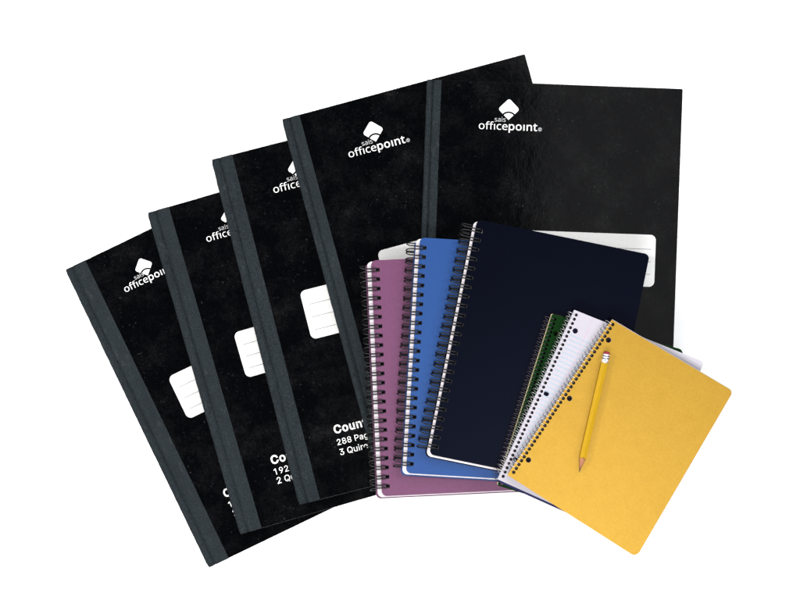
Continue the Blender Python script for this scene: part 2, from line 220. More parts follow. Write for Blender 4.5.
  '192 Pages': [[276,509,276,0,212,0,212,448,209,448,86,358,86,427,198,509],[679,516,702,514,724,510,744,503,763,494,781,482,796,468,809,452,821,434,830,414,837,393,841,371,842,347,841,328,838,309,833,290,826,270,816,248,803,224,787,197,768,168,653,0,583,0,755,248,760,248,741,221,710,202,701,199,691,196,681,195,671,195,649,196,628,199,608,206,590,214,574,225,559,237,547,252,536,269,528,287,521,307,518,329,517,352,518,375,522,397,528,417,538,436,549,454,563,469,578,483,596,494,615,504,635,510,656,514],[679,460,665,459,652,457,639,452,627,446,616,438,607,429,598,419,591,407,586,395,582,381,579,367,578,352,579,336,582,322,586,308,591,295,598,284,607,274,616,265,627,257,639,251,652,247,665,244,679,243,693,244,707,247,720,251,732,257,742,265,752,273,760,284,767,295,773,308,777,321,780,335,780,350,780,366,777,381,773,394,767,407,760,419,752,429,743,438,732,446,720,452,707,457,694,459],[970,0,970,47,1140,229,1188,282,1197,294,1205,305,1211,316,1217,327,1221,337,1224,348,1226,360,1226,371,1226,385,1223,397,1219,408,1214,419,1207,428,1199,436,1190,443,1179,449,1168,454,1156,457,1143,459,1130,460,1115,459,1102,457,1090,453,1078,447,1068,441,1059,433,1051,424,1045,413,1040,402,1036,390,1034,376,1033,362,972,362,973,384,977,405,983,424,992,442,1004,459,1017,473,1032,486,1049,496,1068,505,1088,511,1109,514,1131,516,1153,514,1174,511,1194,505,1212,497,1229,486,1243,474,1256,461,1267,445,1276,428,1282,411,1286,392,1287,372,1286,358,1285,345,1281,331,1277,318,1271,304,1263,290,1254,275,1242,259,1228,241,1212,223,1194,202,1173,180,1059,60,1059,57,1295,57,1295,0],[1607,0,1607,509,1782,509,1810,507,1836,503,1859,497,1879,487,1897,476,1913,462,1926,447,1937,430,1945,411,1951,391,1954,370,1956,348,1954,325,1951,304,1945,284,1937,265,1926,248,1913,233,1897,219,1879,207,1859,198,1836,191,1810,187,1782,186,1656,186,1656,242,1779,242,1798,243,1816,246,1831,250,1844,256,1855,264,1865,272,1873,282,1880,294,1885,306,1889,319,1891,333,1891,348,1891,362,1889,376,1885,389,1880,402,1873,413,1865,423,1855,431,1844,439,1830,444,1815,449,1798,451,1779,452,1672,452,1672,0],[2151,-9,2134,-8,2117,-5,2101,-1,2086,5,2072,12,2059,22,2048,32,2039,45,2032,58,2026,73,2023,90,2022,108,2023,123,2025,138,2029,150,2035,161,2042,171,2050,179,2059,187,2069,193,2080,199,2092,203,2104,207,2117,211,2170,220,2225,227,2257,235,2267,255,2267,257,2266,268,2265,279,2262,288,2258,297,2253,304,2247,311,2240,317,2231,322,2222,326,2211,329,2200,330,2187,331,2174,330,2162,329,2151,326,2141,322,2109,301,2091,274,2032,291,2040,308,2048,322,2059,335,2070,346,2082,355,2096,364,2110,370,2124,375,2140,379,2155,382,2170,384,2185,384,2230,379,2243,376,2254,372,2266,367,2277,360,2288,353,2297,343,2306,333,2314,320,2320,306,2325,290,2327,272,2328,251,2328,0,2268,0,2268,52,2264,52,2243,25,2236,18,2227,12,2218,6,2207,1,2195,-3,2182,-6,2167,-8],[2162,45,2178,46,2193,49,2207,53,2219,59,2230,66,2240,74,2248,83,2255,93,2260,104,2264,115,2266,126,2267,138,2267,190,2251,182,2223,176,2192,171,2167,168,2126,159,2117,155,2108,150,2101,145,2095,139,2090,132,2086,124,2084,115,2083,105,2084,95,2086,87,2089,79,2093,72,2099,66,2105,61,2113,56,2121,52,2130,49,2140,47,2151,46],[2588,-151,2567,-150,2548,-148,2531,-144,2515,-140,2500,-134,2486,-127,2474,-119,2463,-110,2453,-101,2445,-91,2437,-80,2431,-69,2482,-41,2502,-66,2509,-72,2517,-78,2525,-83,2535,-88,2546,-92,2558,-95,2572,-97,2588,-97,2610,-96,2629,-92,2647,-85,2663,-75,2676,-62,2685,-47,2690,-28,2692,-6,2692,68,2687,68,2667,41,2660,34,2652,28,2643,21,2633,16,2621,11,2608,8,2593,5,2576,5,2553,6,2532,10,2512,17,2493,27,2476,39,2461,53,2447,71,2436,90,2427,112,2420,136,2416,163,2415,191,2416,220,2420,246,2427,271,2436,293,2447,314,2460,332,2476,347,2493,361,2512,371,2532,378,2554,383,2577,384,2594,384,2609,382,2622,378,2634,373,2645,367,2654,360,2662,353,2669,346,2688,319,2694,319,2694,379,2753,379,2753,-9,2752,-32,2748,-54,2741,-73,2731,-90,2719,-104,2705,-117,2689,-127,2671,-136,2652,-142,2632,-147,2610,-150],[2586,59,2602,60,2618,63,2632,68,2644,75,2655,84,2665,95,2674,107,2681,121,2686,137,2690,154,2692,172,2693,193,2692,212,2690,231,2686,248,2681,264,2674,278,2666,291,2656,303,2645,312,2632,320,2618,325,2602,329,2586,330,2568,329,2553,325,2539,320,2526,312,2514,302,2505,290,2496,277,2489,262,2484,246,2480,229,2478,212,2477,193,2478,173,2480,155,2484,138,2489,123,2496,108,2505,96,2515,85,2526,76,2539,68,2553,63,2569,60],[3018,-8,2991,-7,2966,-2,2944,6,2923,16,2904,30,2887,46,2873,64,2861,85,2852,108,2845,132,2841,159,2840,187,2841,215,2845,242,2852,267,2861,290,2873,311,2887,329,2903,346,2921,359,2941,370,2963,378,2986,383,3011,384,3026,384,3042,382,3057,379,3072,374,3086,368,3100,361,3113,351,3125,341,3136,329,3146,315,3155,299,3163,282,3169,263,3173,242,3176,219,3177,194,3177,169,2881,169,2881,221,3144,221,3115,202,3115,220,3112,237,3109,254,3103,269,3097,282,3089,294,3079,305,3068,314,3056,321,3042,326,3027,329,3011,330,2994,329,2979,326,2965,321,2952,313,2941,304,2930,294,2922,282,2915,270,2909,256,2905,241,2902,226,2902,211,2902,178,2903,157,2905,139,2910,122,2916,106,2924,92,2934,80,2944,70,2957,61,2970,55,2985,50,3001,47,3018,46,3029,47,3040,48,3050,50,3059,53,3068,56,3077,61,3084,66,3091,73,3097,80,3103,88,3107,96,3111,105,3171,91,3166,77,3159,63,3151,51,3141,39,3130,29,3117,19,3103,11,3088,4,3072,-1,3055,-5,3037,-7],[3392,-8,3373,-7,3355,-5,3338,-2,3322,3,3307,10,3294,18,3282,27,3271,38,3262,50,3255,63,3249,78,3245,94,3304,107,3308,92,3315,79,3323,69,3334,60,3346,54,3359,49,3374,46,3391,45,3410,46,3427,50,3441,55,3454,62,3464,71,3472,81,3476,91,3478,103,3477,112,3474,121,3470,129,3464,136,3456,142,3446,147,3435,151,3422,155,3359,170,3335,177,3314,186,3296,196,3282,208,3271,222,3263,237,3258,255,3256,274,3258,290,3261,305,3267,319,3275,332,3285,343,3296,354,3310,363,3325,370,3341,377,3359,381,3377,384,3397,384,3415,384,3433,381,3449,378,3463,372,3477,366,3489,358,3499,349,3509,339,3517,328,3523,316,3529,303,3534,290,3478,277,3473,288,3468,298,3461,307,3452,316,3442,323,3429,328,3414,331,3397,333,3381,332,3366,329,3352,324,3341,317,3331,308,3324,299,3320,289,3318,277,3319,267,3322,258,3327,250,3334,243,3342,237,3353,232,3366,227,3381,223,3439,209,3463,202,3484,194,3502,183,3516,171,3527,158,3535,142,3539,125,3541,107,3540,90,3536,75,3530,61,3522,47,3512,35,3499,24,3485,15,3469,6,3452,0,3433,-5,3413,-7]],
  '288 Pages': [[64,0,64,47,234,229,282,282,291,294,299,305,305,316,311,327,315,337,318,348,320,360,320,371,319,385,317,397,313,408,308,419,301,428,293,436,283,443,273,449,262,454,250,457,237,459,224,460,209,459,196,457,184,453,172,447,162,441,153,433,145,424,139,413,134,402,130,390,128,376,127,362,66,362,67,384,71,405,77,424,86,442,98,459,111,473,126,486,143,496,162,505,182,511,203,514,225,516,247,514,268,511,288,505,306,497,323,486,337,474,350,461,361,445,370,428,376,411,380,392,381,372,380,358,378,345,375,331,371,318,365,304,357,290,347,275,336,259,322,241,306,223,288,202,267,180,153,60,153,57,389,57,389,0],[679,-7,654,-6,631,-2,609,3,589,11,570,21,554,33,539,47,527,62,517,78,510,96,506,115,505,135,506,151,508,166,512,181,518,195,525,208,534,220,543,231,554,241,566,249,578,256,592,261,606,265,606,267,588,273,572,282,558,293,546,308,536,324,529,342,525,360,523,380,525,399,528,417,535,434,544,450,555,464,567,477,582,488,599,498,617,506,637,511,657,514,679,516,701,514,722,511,741,506,759,498,776,488,790,477,803,464,814,450,823,434,830,417,833,399,835,380,833,361,829,342,822,324,812,308,800,293,786,282,771,273,753,267,753,265,767,261,780,256,793,249,804,241,815,231,825,220,833,208,840,195,846,181,851,166,853,151,854,135,852,115,848,96,841,78,832,62,819,47,805,33,788,21,770,11,750,3,728,-2,704,-6],[679,49,696,50,711,52,725,55,738,60,749,66,760,74,769,82,776,91,782,102,786,113,789,126,790,139,789,152,786,165,782,177,775,189,768,199,758,208,748,216,736,223,723,228,709,232,695,234,679,235,664,234,649,232,635,228,622,223,610,216,600,208,591,199,583,189,577,177,572,165,569,152,568,139,569,126,572,113,576,102,582,91,589,82,598,74,609,66,620,60,633,55,648,52,663,50],[679,290,693,290,705,292,716,296,727,300,737,306,746,313,754,321,760,330,765,341,769,351,772,363,772,376,772,388,769,399,766,410,761,420,754,429,747,437,738,444,728,449,717,454,705,457,693,459,679,460,666,459,653,457,641,454,630,449,620,444,612,437,604,429,598,420,592,410,589,399,587,388,586,376,587,363,589,351,592,341,598,330,604,321,612,313,621,306,631,300,642,296,654,292,666,290],[1132,-7,1107,-6,1084,-2,1062,3,1042,11,1023,21,1007,33,992,47,980,62,970,78,964,96,959,115,958,135,959,151,961,166,965,181,971,195,978,208,987,220,996,231,1007,241,1019,249,1031,256,1045,261,1059,265,1059,267,1041,273,1025,282,1011,293,999,308,989,324,982,342,978,360,976,380,978,399,981,417,988,434,997,450,1008,464,1020,477,1035,488,1052,498,1070,506,1090,511,1110,514,1132,516,1154,514,1175,511,1194,506,1212,498,1229,488,1244,477,1256,464,1267,450,1276,434,1283,417,1287,399,1288,380,1286,361,1282,342,1275,324,1265,308,1253,293,1240,282,1224,273,1207,267,1207,265,1220,261,1233,256,1246,249,1257,241,1268,231,1278,220,1286,208,1293,195,1299,181,1304,166,1306,151,1307,135,1306,115,1301,96,1294,78,1285,62,1272,47,1258,33,1242,21,1223,11,1203,3,1181,-2,1157,-6],[1132,49,1149,50,1164,52,1178,55,1191,60,1202,66,1213,74,1222,82,1229,91,1235,102,1239,113,1242,126,1243,139,1242,152,1239,165,1235,177,1228,189,1221,199,1211,208,1201,216,1189,223,1176,228,1162,232,1148,234,1132,235,1117,234,1102,232,1088,228,1075,223,1063,216,1053,208,1044,199,1036,189,1030,177,1025,165,1022,152,1022,139,1022,126,1025,113,1029,102,1035,91,1042,82,1051,74,1062,66,1073,60,1086,55,1101,52,1116,50],[1132,290,1146,290,1158,292,1169,296,1180,300,1190,306,1199,313,1207,321,1213,330,1219,341,1222,351,1225,363,1225,376,1225,388,1222,399,1219,410,1214,420,1207,429,1200,437,1191,444,1181,449,1170,454,1158,457,1146,459,1132,460,1119,459,1106,457,1094,454,1083,449,1074,444,1065,437,1057,429,1051,420,1046,410,1042,399,1040,388,1039,376,1040,363,1042,351,1046,341,1051,330,1057,321,1065,313,1074,306,1084,300,1095,296,1107,292,1119,290],[1607,0,1607,509,1782,509,1810,507,1836,503,1859,497,1879,487,1897,476,1913,462,1926,447,1937,430,1945,411,1951,391,1954,370,1956,348,1954,325,1951,304,1945,284,1937,265,1926,248,1913,233,1897,219,1879,207,1859,198,1836,191,1810,187,1782,186,1656,186,1656,242,1779,242,1798,243,1816,246,1831,250,1844,256,1855,264,1865,272,1873,282,1880,294,1885,306,1889,319,1891,333,1891,348,1891,362,1889,376,1885,389,1880,402,1873,413,1865,423,1855,431,1844,439,1830,444,1815,449,1798,451,1779,452,1672,452,1672,0],[2151,-9,2134,-8,2117,-5,2101,-1,2086,5,2072,12,2059,22,2048,32,2039,45,2032,58,2026,73,2023,90,2022,108,2023,123,2025,138,2029,150,2035,161,2042,171,2050,179,2059,187,2069,193,2080,199,2092,203,2104,207,2117,211,2170,220,2225,227,2257,235,2267,255,2267,257,2266,268,2265,279,2262,288,2258,297,2253,304,2247,311,2240,317,2231,322,2222,326,2211,329,2200,330,2187,331,2174,330,2162,329,2151,326,2141,322,2109,301,2091,274,2032,291,2040,308,2048,322,2059,335,2070,346,2082,355,2096,364,2110,370,2124,375,2140,379,2155,382,2170,384,2185,384,2230,379,2243,376,2254,372,2266,367,2277,360,2288,353,2297,343,2306,333,2314,320,2320,306,2325,290,2327,272,2328,251,2328,0,2268,0,2268,52,2264,52,2243,25,2236,18,2227,12,2218,6,2207,1,2195,-3,2182,-6,2167,-8],[2162,45,2178,46,2193,49,2207,53,2219,59,2230,66,2240,74,2248,83,2255,93,2260,104,2264,115,2266,126,2267,138,2267,190,2251,182,2223,176,2192,171,2167,168,2126,159,2117,155,2108,150,2101,145,2095,139,2090,132,2086,124,2084,115,2083,105,2084,95,2086,87,2089,79,2093,72,2099,66,2105,61,2113,56,2121,52,2130,49,2140,47,2151,46],[2588,-151,2567,-150,2548,-148,2531,-144,2515,-140,2500,-134,2486,-127,2474,-119,2463,-110,2453,-101,2445,-91,2437,-80,2431,-69,2482,-41,2502,-66,2509,-72,2517,-78,2525,-83,2535,-88,2546,-92,2558,-95,2572,-97,2588,-97,2610,-96,2629,-92,2647,-85,2663,-75,2676,-62,2685,-47,2690,-28,2692,-6,2692,68,2687,68,2667,41,2660,34,2652,28,2643,21,2633,16,2621,11,2608,8,2593,5,2576,5,2553,6,2532,10,2512,17,2493,27,2476,39,2461,53,2447,71,2436,90,2427,112,2420,136,2416,163,2415,191,2416,220,2420,246,2427,271,2436,293,2447,314,2460,332,2476,347,2493,361,2512,371,2532,378,2554,383,2577,384,2594,384,2609,382,2622,378,2634,373,2645,367,2654,360,2662,353,2669,346,2688,319,2694,319,2694,379,2753,379,2753,-9,2752,-32,2748,-54,2741,-73,2731,-90,2719,-104,2705,-117,2689,-127,2671,-136,2652,-142,2632,-147,2610,-150],[2586,59,2602,60,2618,63,2632,68,2644,75,2655,84,2665,95,2674,107,2681,121,2686,137,2690,154,2692,172,2693,193,2692,212,2690,231,2686,248,2681,264,2674,278,2666,291,2656,303,2645,312,2632,320,2618,325,2602,329,2586,330,2568,329,2553,325,2539,320,2526,312,2514,302,2505,290,2496,277,2489,262,2484,246,2480,229,2478,212,2477,193,2478,173,2480,155,2484,138,2489,123,2496,108,2505,96,2515,85,2526,76,2539,68,2553,63,2569,60],[3018,-8,2991,-7,2966,-2,2944,6,2923,16,2904,30,2887,46,2873,64,2861,85,2852,108,2845,132,2841,159,2840,187,2841,215,2845,242,2852,267,2861,290,2873,311,2887,329,2903,346,2921,359,2941,370,2963,378,2986,383,3011,384,3026,384,3042,382,3057,379,3072,374,3086,368,3100,361,3113,351,3125,341,3136,329,3146,315,3155,299,3163,282,3169,263,3173,242,3176,219,3177,194,3177,169,2881,169,2881,221,3144,221,3115,202,3115,220,3112,237,3109,254,3103,269,3097,282,3089,294,3079,305,3068,314,3056,321,3042,326,3027,329,3011,330,2994,329,2979,326,2965,321,2952,313,2941,304,2930,294,2922,282,2915,270,2909,256,2905,241,2902,226,2902,211,2902,178,2903,157,2905,139,2910,122,2916,106,2924,92,2934,80,2944,70,2957,61,2970,55,2985,50,3001,47,3018,46,3029,47,3040,48,3050,50,3059,53,3068,56,3077,61,3084,66,3091,73,3097,80,3103,88,3107,96,3111,105,3171,91,3166,77,3159,63,3151,51,3141,39,3130,29,3117,19,3103,11,3088,4,3072,-1,3055,-5,3037,-7],[3392,-8,3373,-7,3355,-5,3338,-2,3322,3,3307,10,3294,18,3282,27,3271,38,3262,50,3255,63,3249,78,3245,94,3304,107,3308,92,3315,79,3323,69,3334,60,3346,54,3359,49,3374,46,3391,45,3410,46,3427,50,3441,55,3454,62,3464,71,3472,81,3476,91,3478,103,3477,112,3474,121,3470,129,3464,136,3456,142,3446,147,3435,151,3422,155,3359,170,3335,177,3314,186,3296,196,3282,208,3271,222,3263,237,3258,255,3256,274,3258,290,3261,305,3267,319,3275,332,3285,343,3296,354,3310,363,3325,370,3341,377,3359,381,3377,384,3397,384,3415,384,3433,381,3449,378,3463,372,3477,366,3489,358,3499,349,3509,339,3517,328,3523,316,3529,303,3534,290,3478,277,3473,288,3468,298,3461,307,3452,316,3442,323,3429,328,3414,331,3397,333,3381,332,3366,329,3352,324,3341,317,3331,308,3324,299,3320,289,3318,277,3319,267,3322,258,3327,250,3334,243,3342,237,3353,232,3366,227,3381,223,3439,209,3463,202,3484,194,3502,183,3516,171,3527,158,3535,142,3539,125,3541,107,3540,90,3536,75,3530,61,3522,47,3512,35,3499,24,3485,15,3469,6,3452,0,3433,-5,3413,-7]],
  '2 Quire': [[64,0,64,47,234,229,282,282,291,294,299,305,305,316,311,327,315,337,318,348,320,360,320,371,319,385,317,397,313,408,308,419,301,428,293,436,283,443,273,449,262,454,250,457,237,459,224,460,209,459,196,457,184,453,172,447,162,441,153,433,145,424,139,413,134,402,130,390,128,376,127,362,66,362,67,384,71,405,77,424,86,442,98,459,111,473,126,486,143,496,162,505,182,511,203,514,225,516,247,514,268,511,288,505,306,497,323,486,337,474,350,461,361,445,370,428,376,411,380,392,381,372,380,358,378,345,375,331,371,318,365,304,357,290,347,275,336,259,322,241,306,223,288,202,267,180,153,60,153,57,389,57,389,0],[886,159,954,159,1010,85,1025,65,1109,-48,1042,-48,986,27,972,46],[908,-7,876,-5,846,1,818,11,791,25,767,42,746,63,727,88,711,115,698,146,689,179,683,215,681,254,683,293,689,329,698,362,711,393,727,421,746,445,767,466,791,484,818,498,846,508,876,514,908,516,940,514,970,508,998,498,1024,484,1049,466,1070,445,1089,421,1105,393,1117,362,1127,329,1132,293,1134,254,1132,215,1127,179,1117,146,1105,115,1089,88,1070,63,1049,42,1024,25,998,11,970,1,940,-5],[908,53,930,54,951,59,971,66,990,76,1008,89,1024,105,1037,123,1049,144,1059,168,1066,194,1070,223,1071,254,1070,286,1066,314,1059,341,1049,365,1037,386,1024,404,1008,420,990,433,971,443,951,450,930,454,908,456,885,454,864,450,844,443,825,433,807,420,792,404,778,385,766,364,757,340,750,314,746,285,744,254,746,223,750,194,757,168,766,144,778,123,792,105,807,89,825,76,844,66,864,59,885,54],[1356,-5,1338,-4,1320,-1,1304,4,1289,11,1275,20,1263,31,1252,44,1243,59,1236,76,1231,95,1228,116,1227,139,1227,379,1288,379,1288,144,1289,123,1294,105,1301,89,1311,75,1324,64,1338,56,1355,52,1374,50,1387,51,1400,53,1412,57,1423,62,1433,69,1443,77,1451,86,1457,97,1463,109,1467,122,1469,137,1470,153,1470,379,1531,379,1531,0,1472,0,1472,92,1481,92,1472,67,1460,47,1447,30,1431,17,1414,7,1396,0,1377,-4],[1637,0,1637,379,1698,379,1698,0],[1668,443,1659,444,1652,446,1644,449,1638,455,1632,461,1629,468,1626,475,1625,483,1626,491,1629,499,1632,506,1638,512,1644,517,1652,521,1659,523,1668,524,1676,523,1684,521,1691,517,1698,512,1703,506,1707,499,1710,491,1710,483,1710,475,1707,468,1703,461,1698,455,1691,449,1684,446,1676,444],[1803,0,1803,379,1862,379,1862,321,1866,321,1872,335,1881,347,1891,358,1903,367,1917,375,1932,380,1947,384,1964,385,1980,384,1994,384,1994,322,1981,324,1958,326,1945,325,1932,323,1921,319,1910,315,1900,309,1891,301,1883,293,1877,284,1871,273,1867,262,1865,250,1864,237,1864,0],[2222,-8,2195,-7,2170,-2,2148,6,2127,16,2108,30,2092,46,2077,64,2066,85,2056,108,2049,132,2045,159,2044,187,2045,215,2049,242,2056,267,2065,290,2077,311,2091,329,2107,346,2125,359,2145,370,2167,378,2190,383,2215,384,2231,384,2246,382,2261,379,2276,374,2290,368,2304,361,2317,351,2329,341,2340,329,2351,315,2359,299,2367,282,2373,263,2378,242,2380,219,2381,194,2381,169,2085,169,2085,221,2348,221,2320,202,2319,220,2317,237,2313,254,2308,269,2301,282,2293,294,2283,305,2272,314,2260,321,2247,326,2231,329,2215,330,2198,329,2183,326,2169,321,2156,313,2145,304,2135,294,2126,282,2119,270,2113,256,2109,241,2107,226,2106,211,2106,178,2107,157,2109,139,2114,122,2120,106,2128,92,2138,80,2149,70,2161,61,2175,55,2189,50,2205,47,2222,46,2233,47,2244,48,2254,50,2264,53,2272,56,2281,61,2288,66,2295,73,2302,80,2307,88,2312,96,2315,105,2375,91,2370,77,2363,63,2355,51,2345,39,2334,29,2321,19,2307,11,2292,4,2276,-1,2259,-5,2241,-7]],
  '3 Quire': [[218,-7,195,-6,173,-3,152,2,133,10,114,19,98,30,83,43,70,57,60,74,52,91,46,111,44,132,109,132,111,119,115,107,120,97,126,87,134,78,144,71,154,64,165,59,178,55,191,52,204,50,219,50,234,51,248,53,262,56,275,61,287,67,297,74,307,83,315,93,321,104,325,116,328,130,329,145,328,158,326,172,322,184,316,196,308,207,299,217,288,226,275,234,260,240,242,244,223,247,201,248,157,248,157,299,288,448,288,452,70,452,70,509,372,509,372,461,211,278,211,289,239,290,264,288,287,284,308,276,327,265,344,253,359,239,371,222,381,205,387,186,392,166,393,145,392,123,387,103,380,84,370,66,358,50,344,36,327,23,309,12,288,4,266,-2,243,-6],[886,159,954,159,1010,85,1025,65,1109,-48,1042,-48,986,27,972,46],[908,-7,876,-5,846,1,818,11,791,25,767,42,746,63,727,88,711,115,698,146,689,179,683,215,681,254,683,293,689,329,698,362,711,393,727,421,746,445,767,466,791,484,818,498,846,508,876,514,908,516,940,514,970,508,998,498,1024,484,1049,466,1070,445,1089,421,1105,393,1117,362,1127,329,1132,293,1134,254,1132,215,1127,179,1117,146,1105,115,1089,88,1070,63,1049,42,1024,25,998,11,970,1,940,-5],[908,53,930,54,951,59,971,66,990,76,1008,89,1024,105,1037,123,1049,144,1059,168,1066,194,1070,223,1071,254,1070,286,1066,314,1059,341,1049,365,1037,386,1024,404,1008,420,990,433,971,443,951,450,930,454,908,456,885,454,864,450,844,443,825,433,807,420,792,404,778,385,766,364,757,340,750,314,746,285,744,254,746,223,750,194,757,168,766,144,778,123,792,105,807,89,825,76,844,66,864,59,885,54],[1356,-5,1338,-4,1320,-1,1304,4,1289,11,1275,20,1263,31,1252,44,1243,59,1236,76,1231,95,1228,116,1227,139,1227,379,1288,379,1288,144,1289,123,1294,105,1301,89,1311,75,1324,64,1338,56,1355,52,1374,50,1387,51,1400,53,1412,57,1423,62,1433,69,1443,77,1451,86,1457,97,1463,109,1467,122,1469,137,1470,153,1470,379,1531,379,1531,0,1472,0,1472,92,1481,92,1472,67,1460,47,1447,30,1431,17,1414,7,1396,0,1377,-4],[1637,0,1637,379,1698,379,1698,0],[1668,443,1659,444,1652,446,1644,449,1638,455,1632,461,1629,468,1626,475,1625,483,1626,491,1629,499,1632,506,1638,512,1644,517,1652,521,1659,523,1668,524,1676,523,1684,521,1691,517,1698,512,1703,506,1707,499,1710,491,1710,483,1710,475,1707,468,1703,461,1698,455,1691,449,1684,446,1676,444],[1803,0,1803,379,1862,379,1862,321,1866,321,1872,335,1881,347,1891,358,1903,367,1917,375,1932,380,1947,384,1964,385,1980,384,1994,384,1994,322,1981,324,1958,326,1945,325,1932,323,1921,319,1910,315,1900,309,1891,301,1883,293,1877,284,1871,273,1867,262,1865,250,1864,237,1864,0],[2222,-8,2195,-7,2170,-2,2148,6,2127,16,2108,30,2092,46,2077,64,2066,85,2056,108,2049,132,2045,159,2044,187,2045,215,2049,242,2056,267,2065,290,2077,311,2091,329,2107,346,2125,359,2145,370,2167,378,2190,383,2215,384,2231,384,2246,382,2261,379,2276,374,2290,368,2304,361,2317,351,2329,341,2340,329,2351,315,2359,299,2367,282,2373,263,2378,242,2380,219,2381,194,2381,169,2085,169,2085,221,2348,221,2320,202,2319,220,2317,237,2313,254,2308,269,2301,282,2293,294,2283,305,2272,314,2260,321,2247,326,2231,329,2215,330,2198,329,2183,326,2169,321,2156,313,2145,304,2135,294,2126,282,2119,270,2113,256,2109,241,2107,226,2106,211,2106,178,2107,157,2109,139,2114,122,2120,106,2128,92,2138,80,2149,70,2161,61,2175,55,2189,50,2205,47,2222,46,2233,47,2244,48,2254,50,2264,53,2272,56,2281,61,2288,66,2295,73,2302,80,2307,88,2312,96,2315,105,2375,91,2370,77,2363,63,2355,51,2345,39,2334,29,2321,19,2307,11,2292,4,2276,-1,2259,-5,2241,-7]]}
def text_mesh(txt, x, y, width, z, bold=0.0, th=.00006, ys=1.0):
    """word whose left end / baseline is (x, y) scaled to a width; bold = outward offset in em"""
    loops = GLYPHS[txt]
    spans = []                                  # letters = groups of loops that overlap sideways
    for l in sorted(loops, key=lambda q: min(q[::2])):
        a, b = min(l[::2]), max(l[::2])
        if spans and a <= spans[-1][1]: spans[-1][1] = max(spans[-1][1], b)
        else: spans.append([a, b])
    def track(l): return next(i for i, (a, b) in enumerate(spans) if a <= min(l[::2]) <= b) * bold * 1900
    loops = [[v + (track(l) if i % 2 == 0 else 0) for i, v in enumerate(l)] for l in loops]
    xs = [v for l in loops for v in l[::2]]; x0 = min(xs); k = width / (max(xs) - x0)
    cu = bpy.data.curves.new('t', 'CURVE'); cu.dimensions = '2D'; cu.fill_mode = 'BOTH'
    for l in loops:
        n = len(l) // 2; sp = cu.splines.new('POLY'); sp.points.add(n - 1); sp.use_cyclic_u = True
        for i in range(n): sp.points[i].co = ((l[2 * i] - x0) * k * 1000, l[2 * i + 1] * k * ys * 1000, 0, 1)
    cu.extrude = .03; cu.offset = bold * k * 1e6
    o = bpy.data.objects.new('t', cu); scn.collection.objects.link(o)
    dg = bpy.context.evaluated_depsgraph_get()
    me = bpy.data.meshes.new_from_object(o.evaluated_get(dg), depsgraph=dg)
    bpy.data.objects.remove(o); bpy.data.curves.remove(cu)
    me.materials.clear()
    me.transform(Matrix.Translation((x, y, z + th / 2)) @ Matrix.Scale(.001, 4))
    for p in me.polygons: p.material_index = 0; p.use_smooth = False
    return me
def join(meshes, idx=None):
    bm = bmesh.new()
    for i, me in enumerate(meshes):
        n = len(bm.faces)
        bm.from_mesh(me)
        bm.faces.ensure_lookup_table()
        for f in bm.faces[n:]: f.material_index = idx[i] if idx else 0
        bpy.data.meshes.remove(me)
    out = bpy.data.meshes.new('m'); bm.to_mesh(out); bm.free()
    return out
def rrect(x0, y0, x1, y1, r, corners=(1, 1, 1, 1), n=7):
    """rounded rectangle, y up; corners order: bl, br, tr, tl"""
    return rquad([(x0, y0), (x1, y0), (x1, y1), (x0, y1)], [r * c for c in corners], n)
def rquad(pts, rs, n=7):
    out = []
    m = len(pts)
    for i in range(m):
        p = Vector(pts[i]); a = (Vector(pts[i - 1]) - p).normalized(); b = (Vector(pts[(i + 1) % m]) - p).normalized()
        r = rs[i]
        if r <= 0: out.append(tuple(p)); continue
        ang = a.angle(b); d = r / math.tan(ang / 2)
        c = p + (a + b).normalized() * (r / math.sin(ang / 2))
        s, e = p + a * d - c, p + b * d - c
        for k in range(n + 1):
            t = k / n
            v = s.lerp(e, t); v = v.normalized() * r
            out.append(tuple(c + v))
    return out
def circle(x, y, r, n=14):
    return [(x + r * math.cos(2 * math.pi * i / n), y - r * math.sin(2 * math.pi * i / n)) for i in range(n)]
def tube(paths, rad, n=7, smooth=True):
    bm = bmesh.new()
    for path in paths:
        P = [Vector(p) for p in path]; rings = []
        up = None
        for i, p in enumerate(P):
            t = (P[min(i + 1, len(P) - 1)] - P[max(i - 1, 0)]).normalized()
            if up is None: up = t.orthogonal().normalized()
            up = (up - t * up.dot(t)).normalized(); sd = t.cross(up)
            rings.append([bm.verts.new(p + (up * math.cos(a) + sd * math.sin(a)) * rad) for a in [2 * math.pi * k / n for k in range(n)]])
        for a, b in zip(rings, rings[1:]):
            for k in range(n):
                bm.faces.new((a[k], a[(k + 1) % n], b[(k + 1) % n], b[k])).smooth = smooth
        bm.faces.new(rings[0][::-1]); bm.faces.new(rings[-1])
    me = bpy.data.meshes.new('m'); bm.to_mesh(me); bm.free(); return me

class Frame:
    """a thing whose top face has its top-left corner at photo pixel TL, edges along down-vector"""
    def __init__(s, name, TL, down, zbase, ztop, label, cat, group=None):
        s.k = S * (H - ztop) / H
        d = Vector(down).normalized(); s.d = d; s.r = Vector((-d.y, d.x)) * -1
        if s.r.x < 0: s.r = -s.r
        s.TL = Vector(TL); s.zb = zbase; s.top = ztop - zbase
        e = bpy.data.objects.new(name, None); e.empty_display_size = .02
        scn.collection.objects.link(e)
        e.location = ((TL[0] - 400) * s.k, (300 - TL[1]) * s.k, zbase)
        e.rotation_euler = (0, 0, math.atan2(-s.r.y, s.r.x))
        e['label'] = label; e['category'] = cat
        if group: e['group'] = group
        s.e = e
    def loc(s, px, py):          # photo pixel -> local metres
        v = Vector((px, py)) - s.TL
        return (v.dot(s.r) * s.k, -v.dot(s.d) * s.k)
    def L(s, u, d): return (u * s.k, -d * s.k)

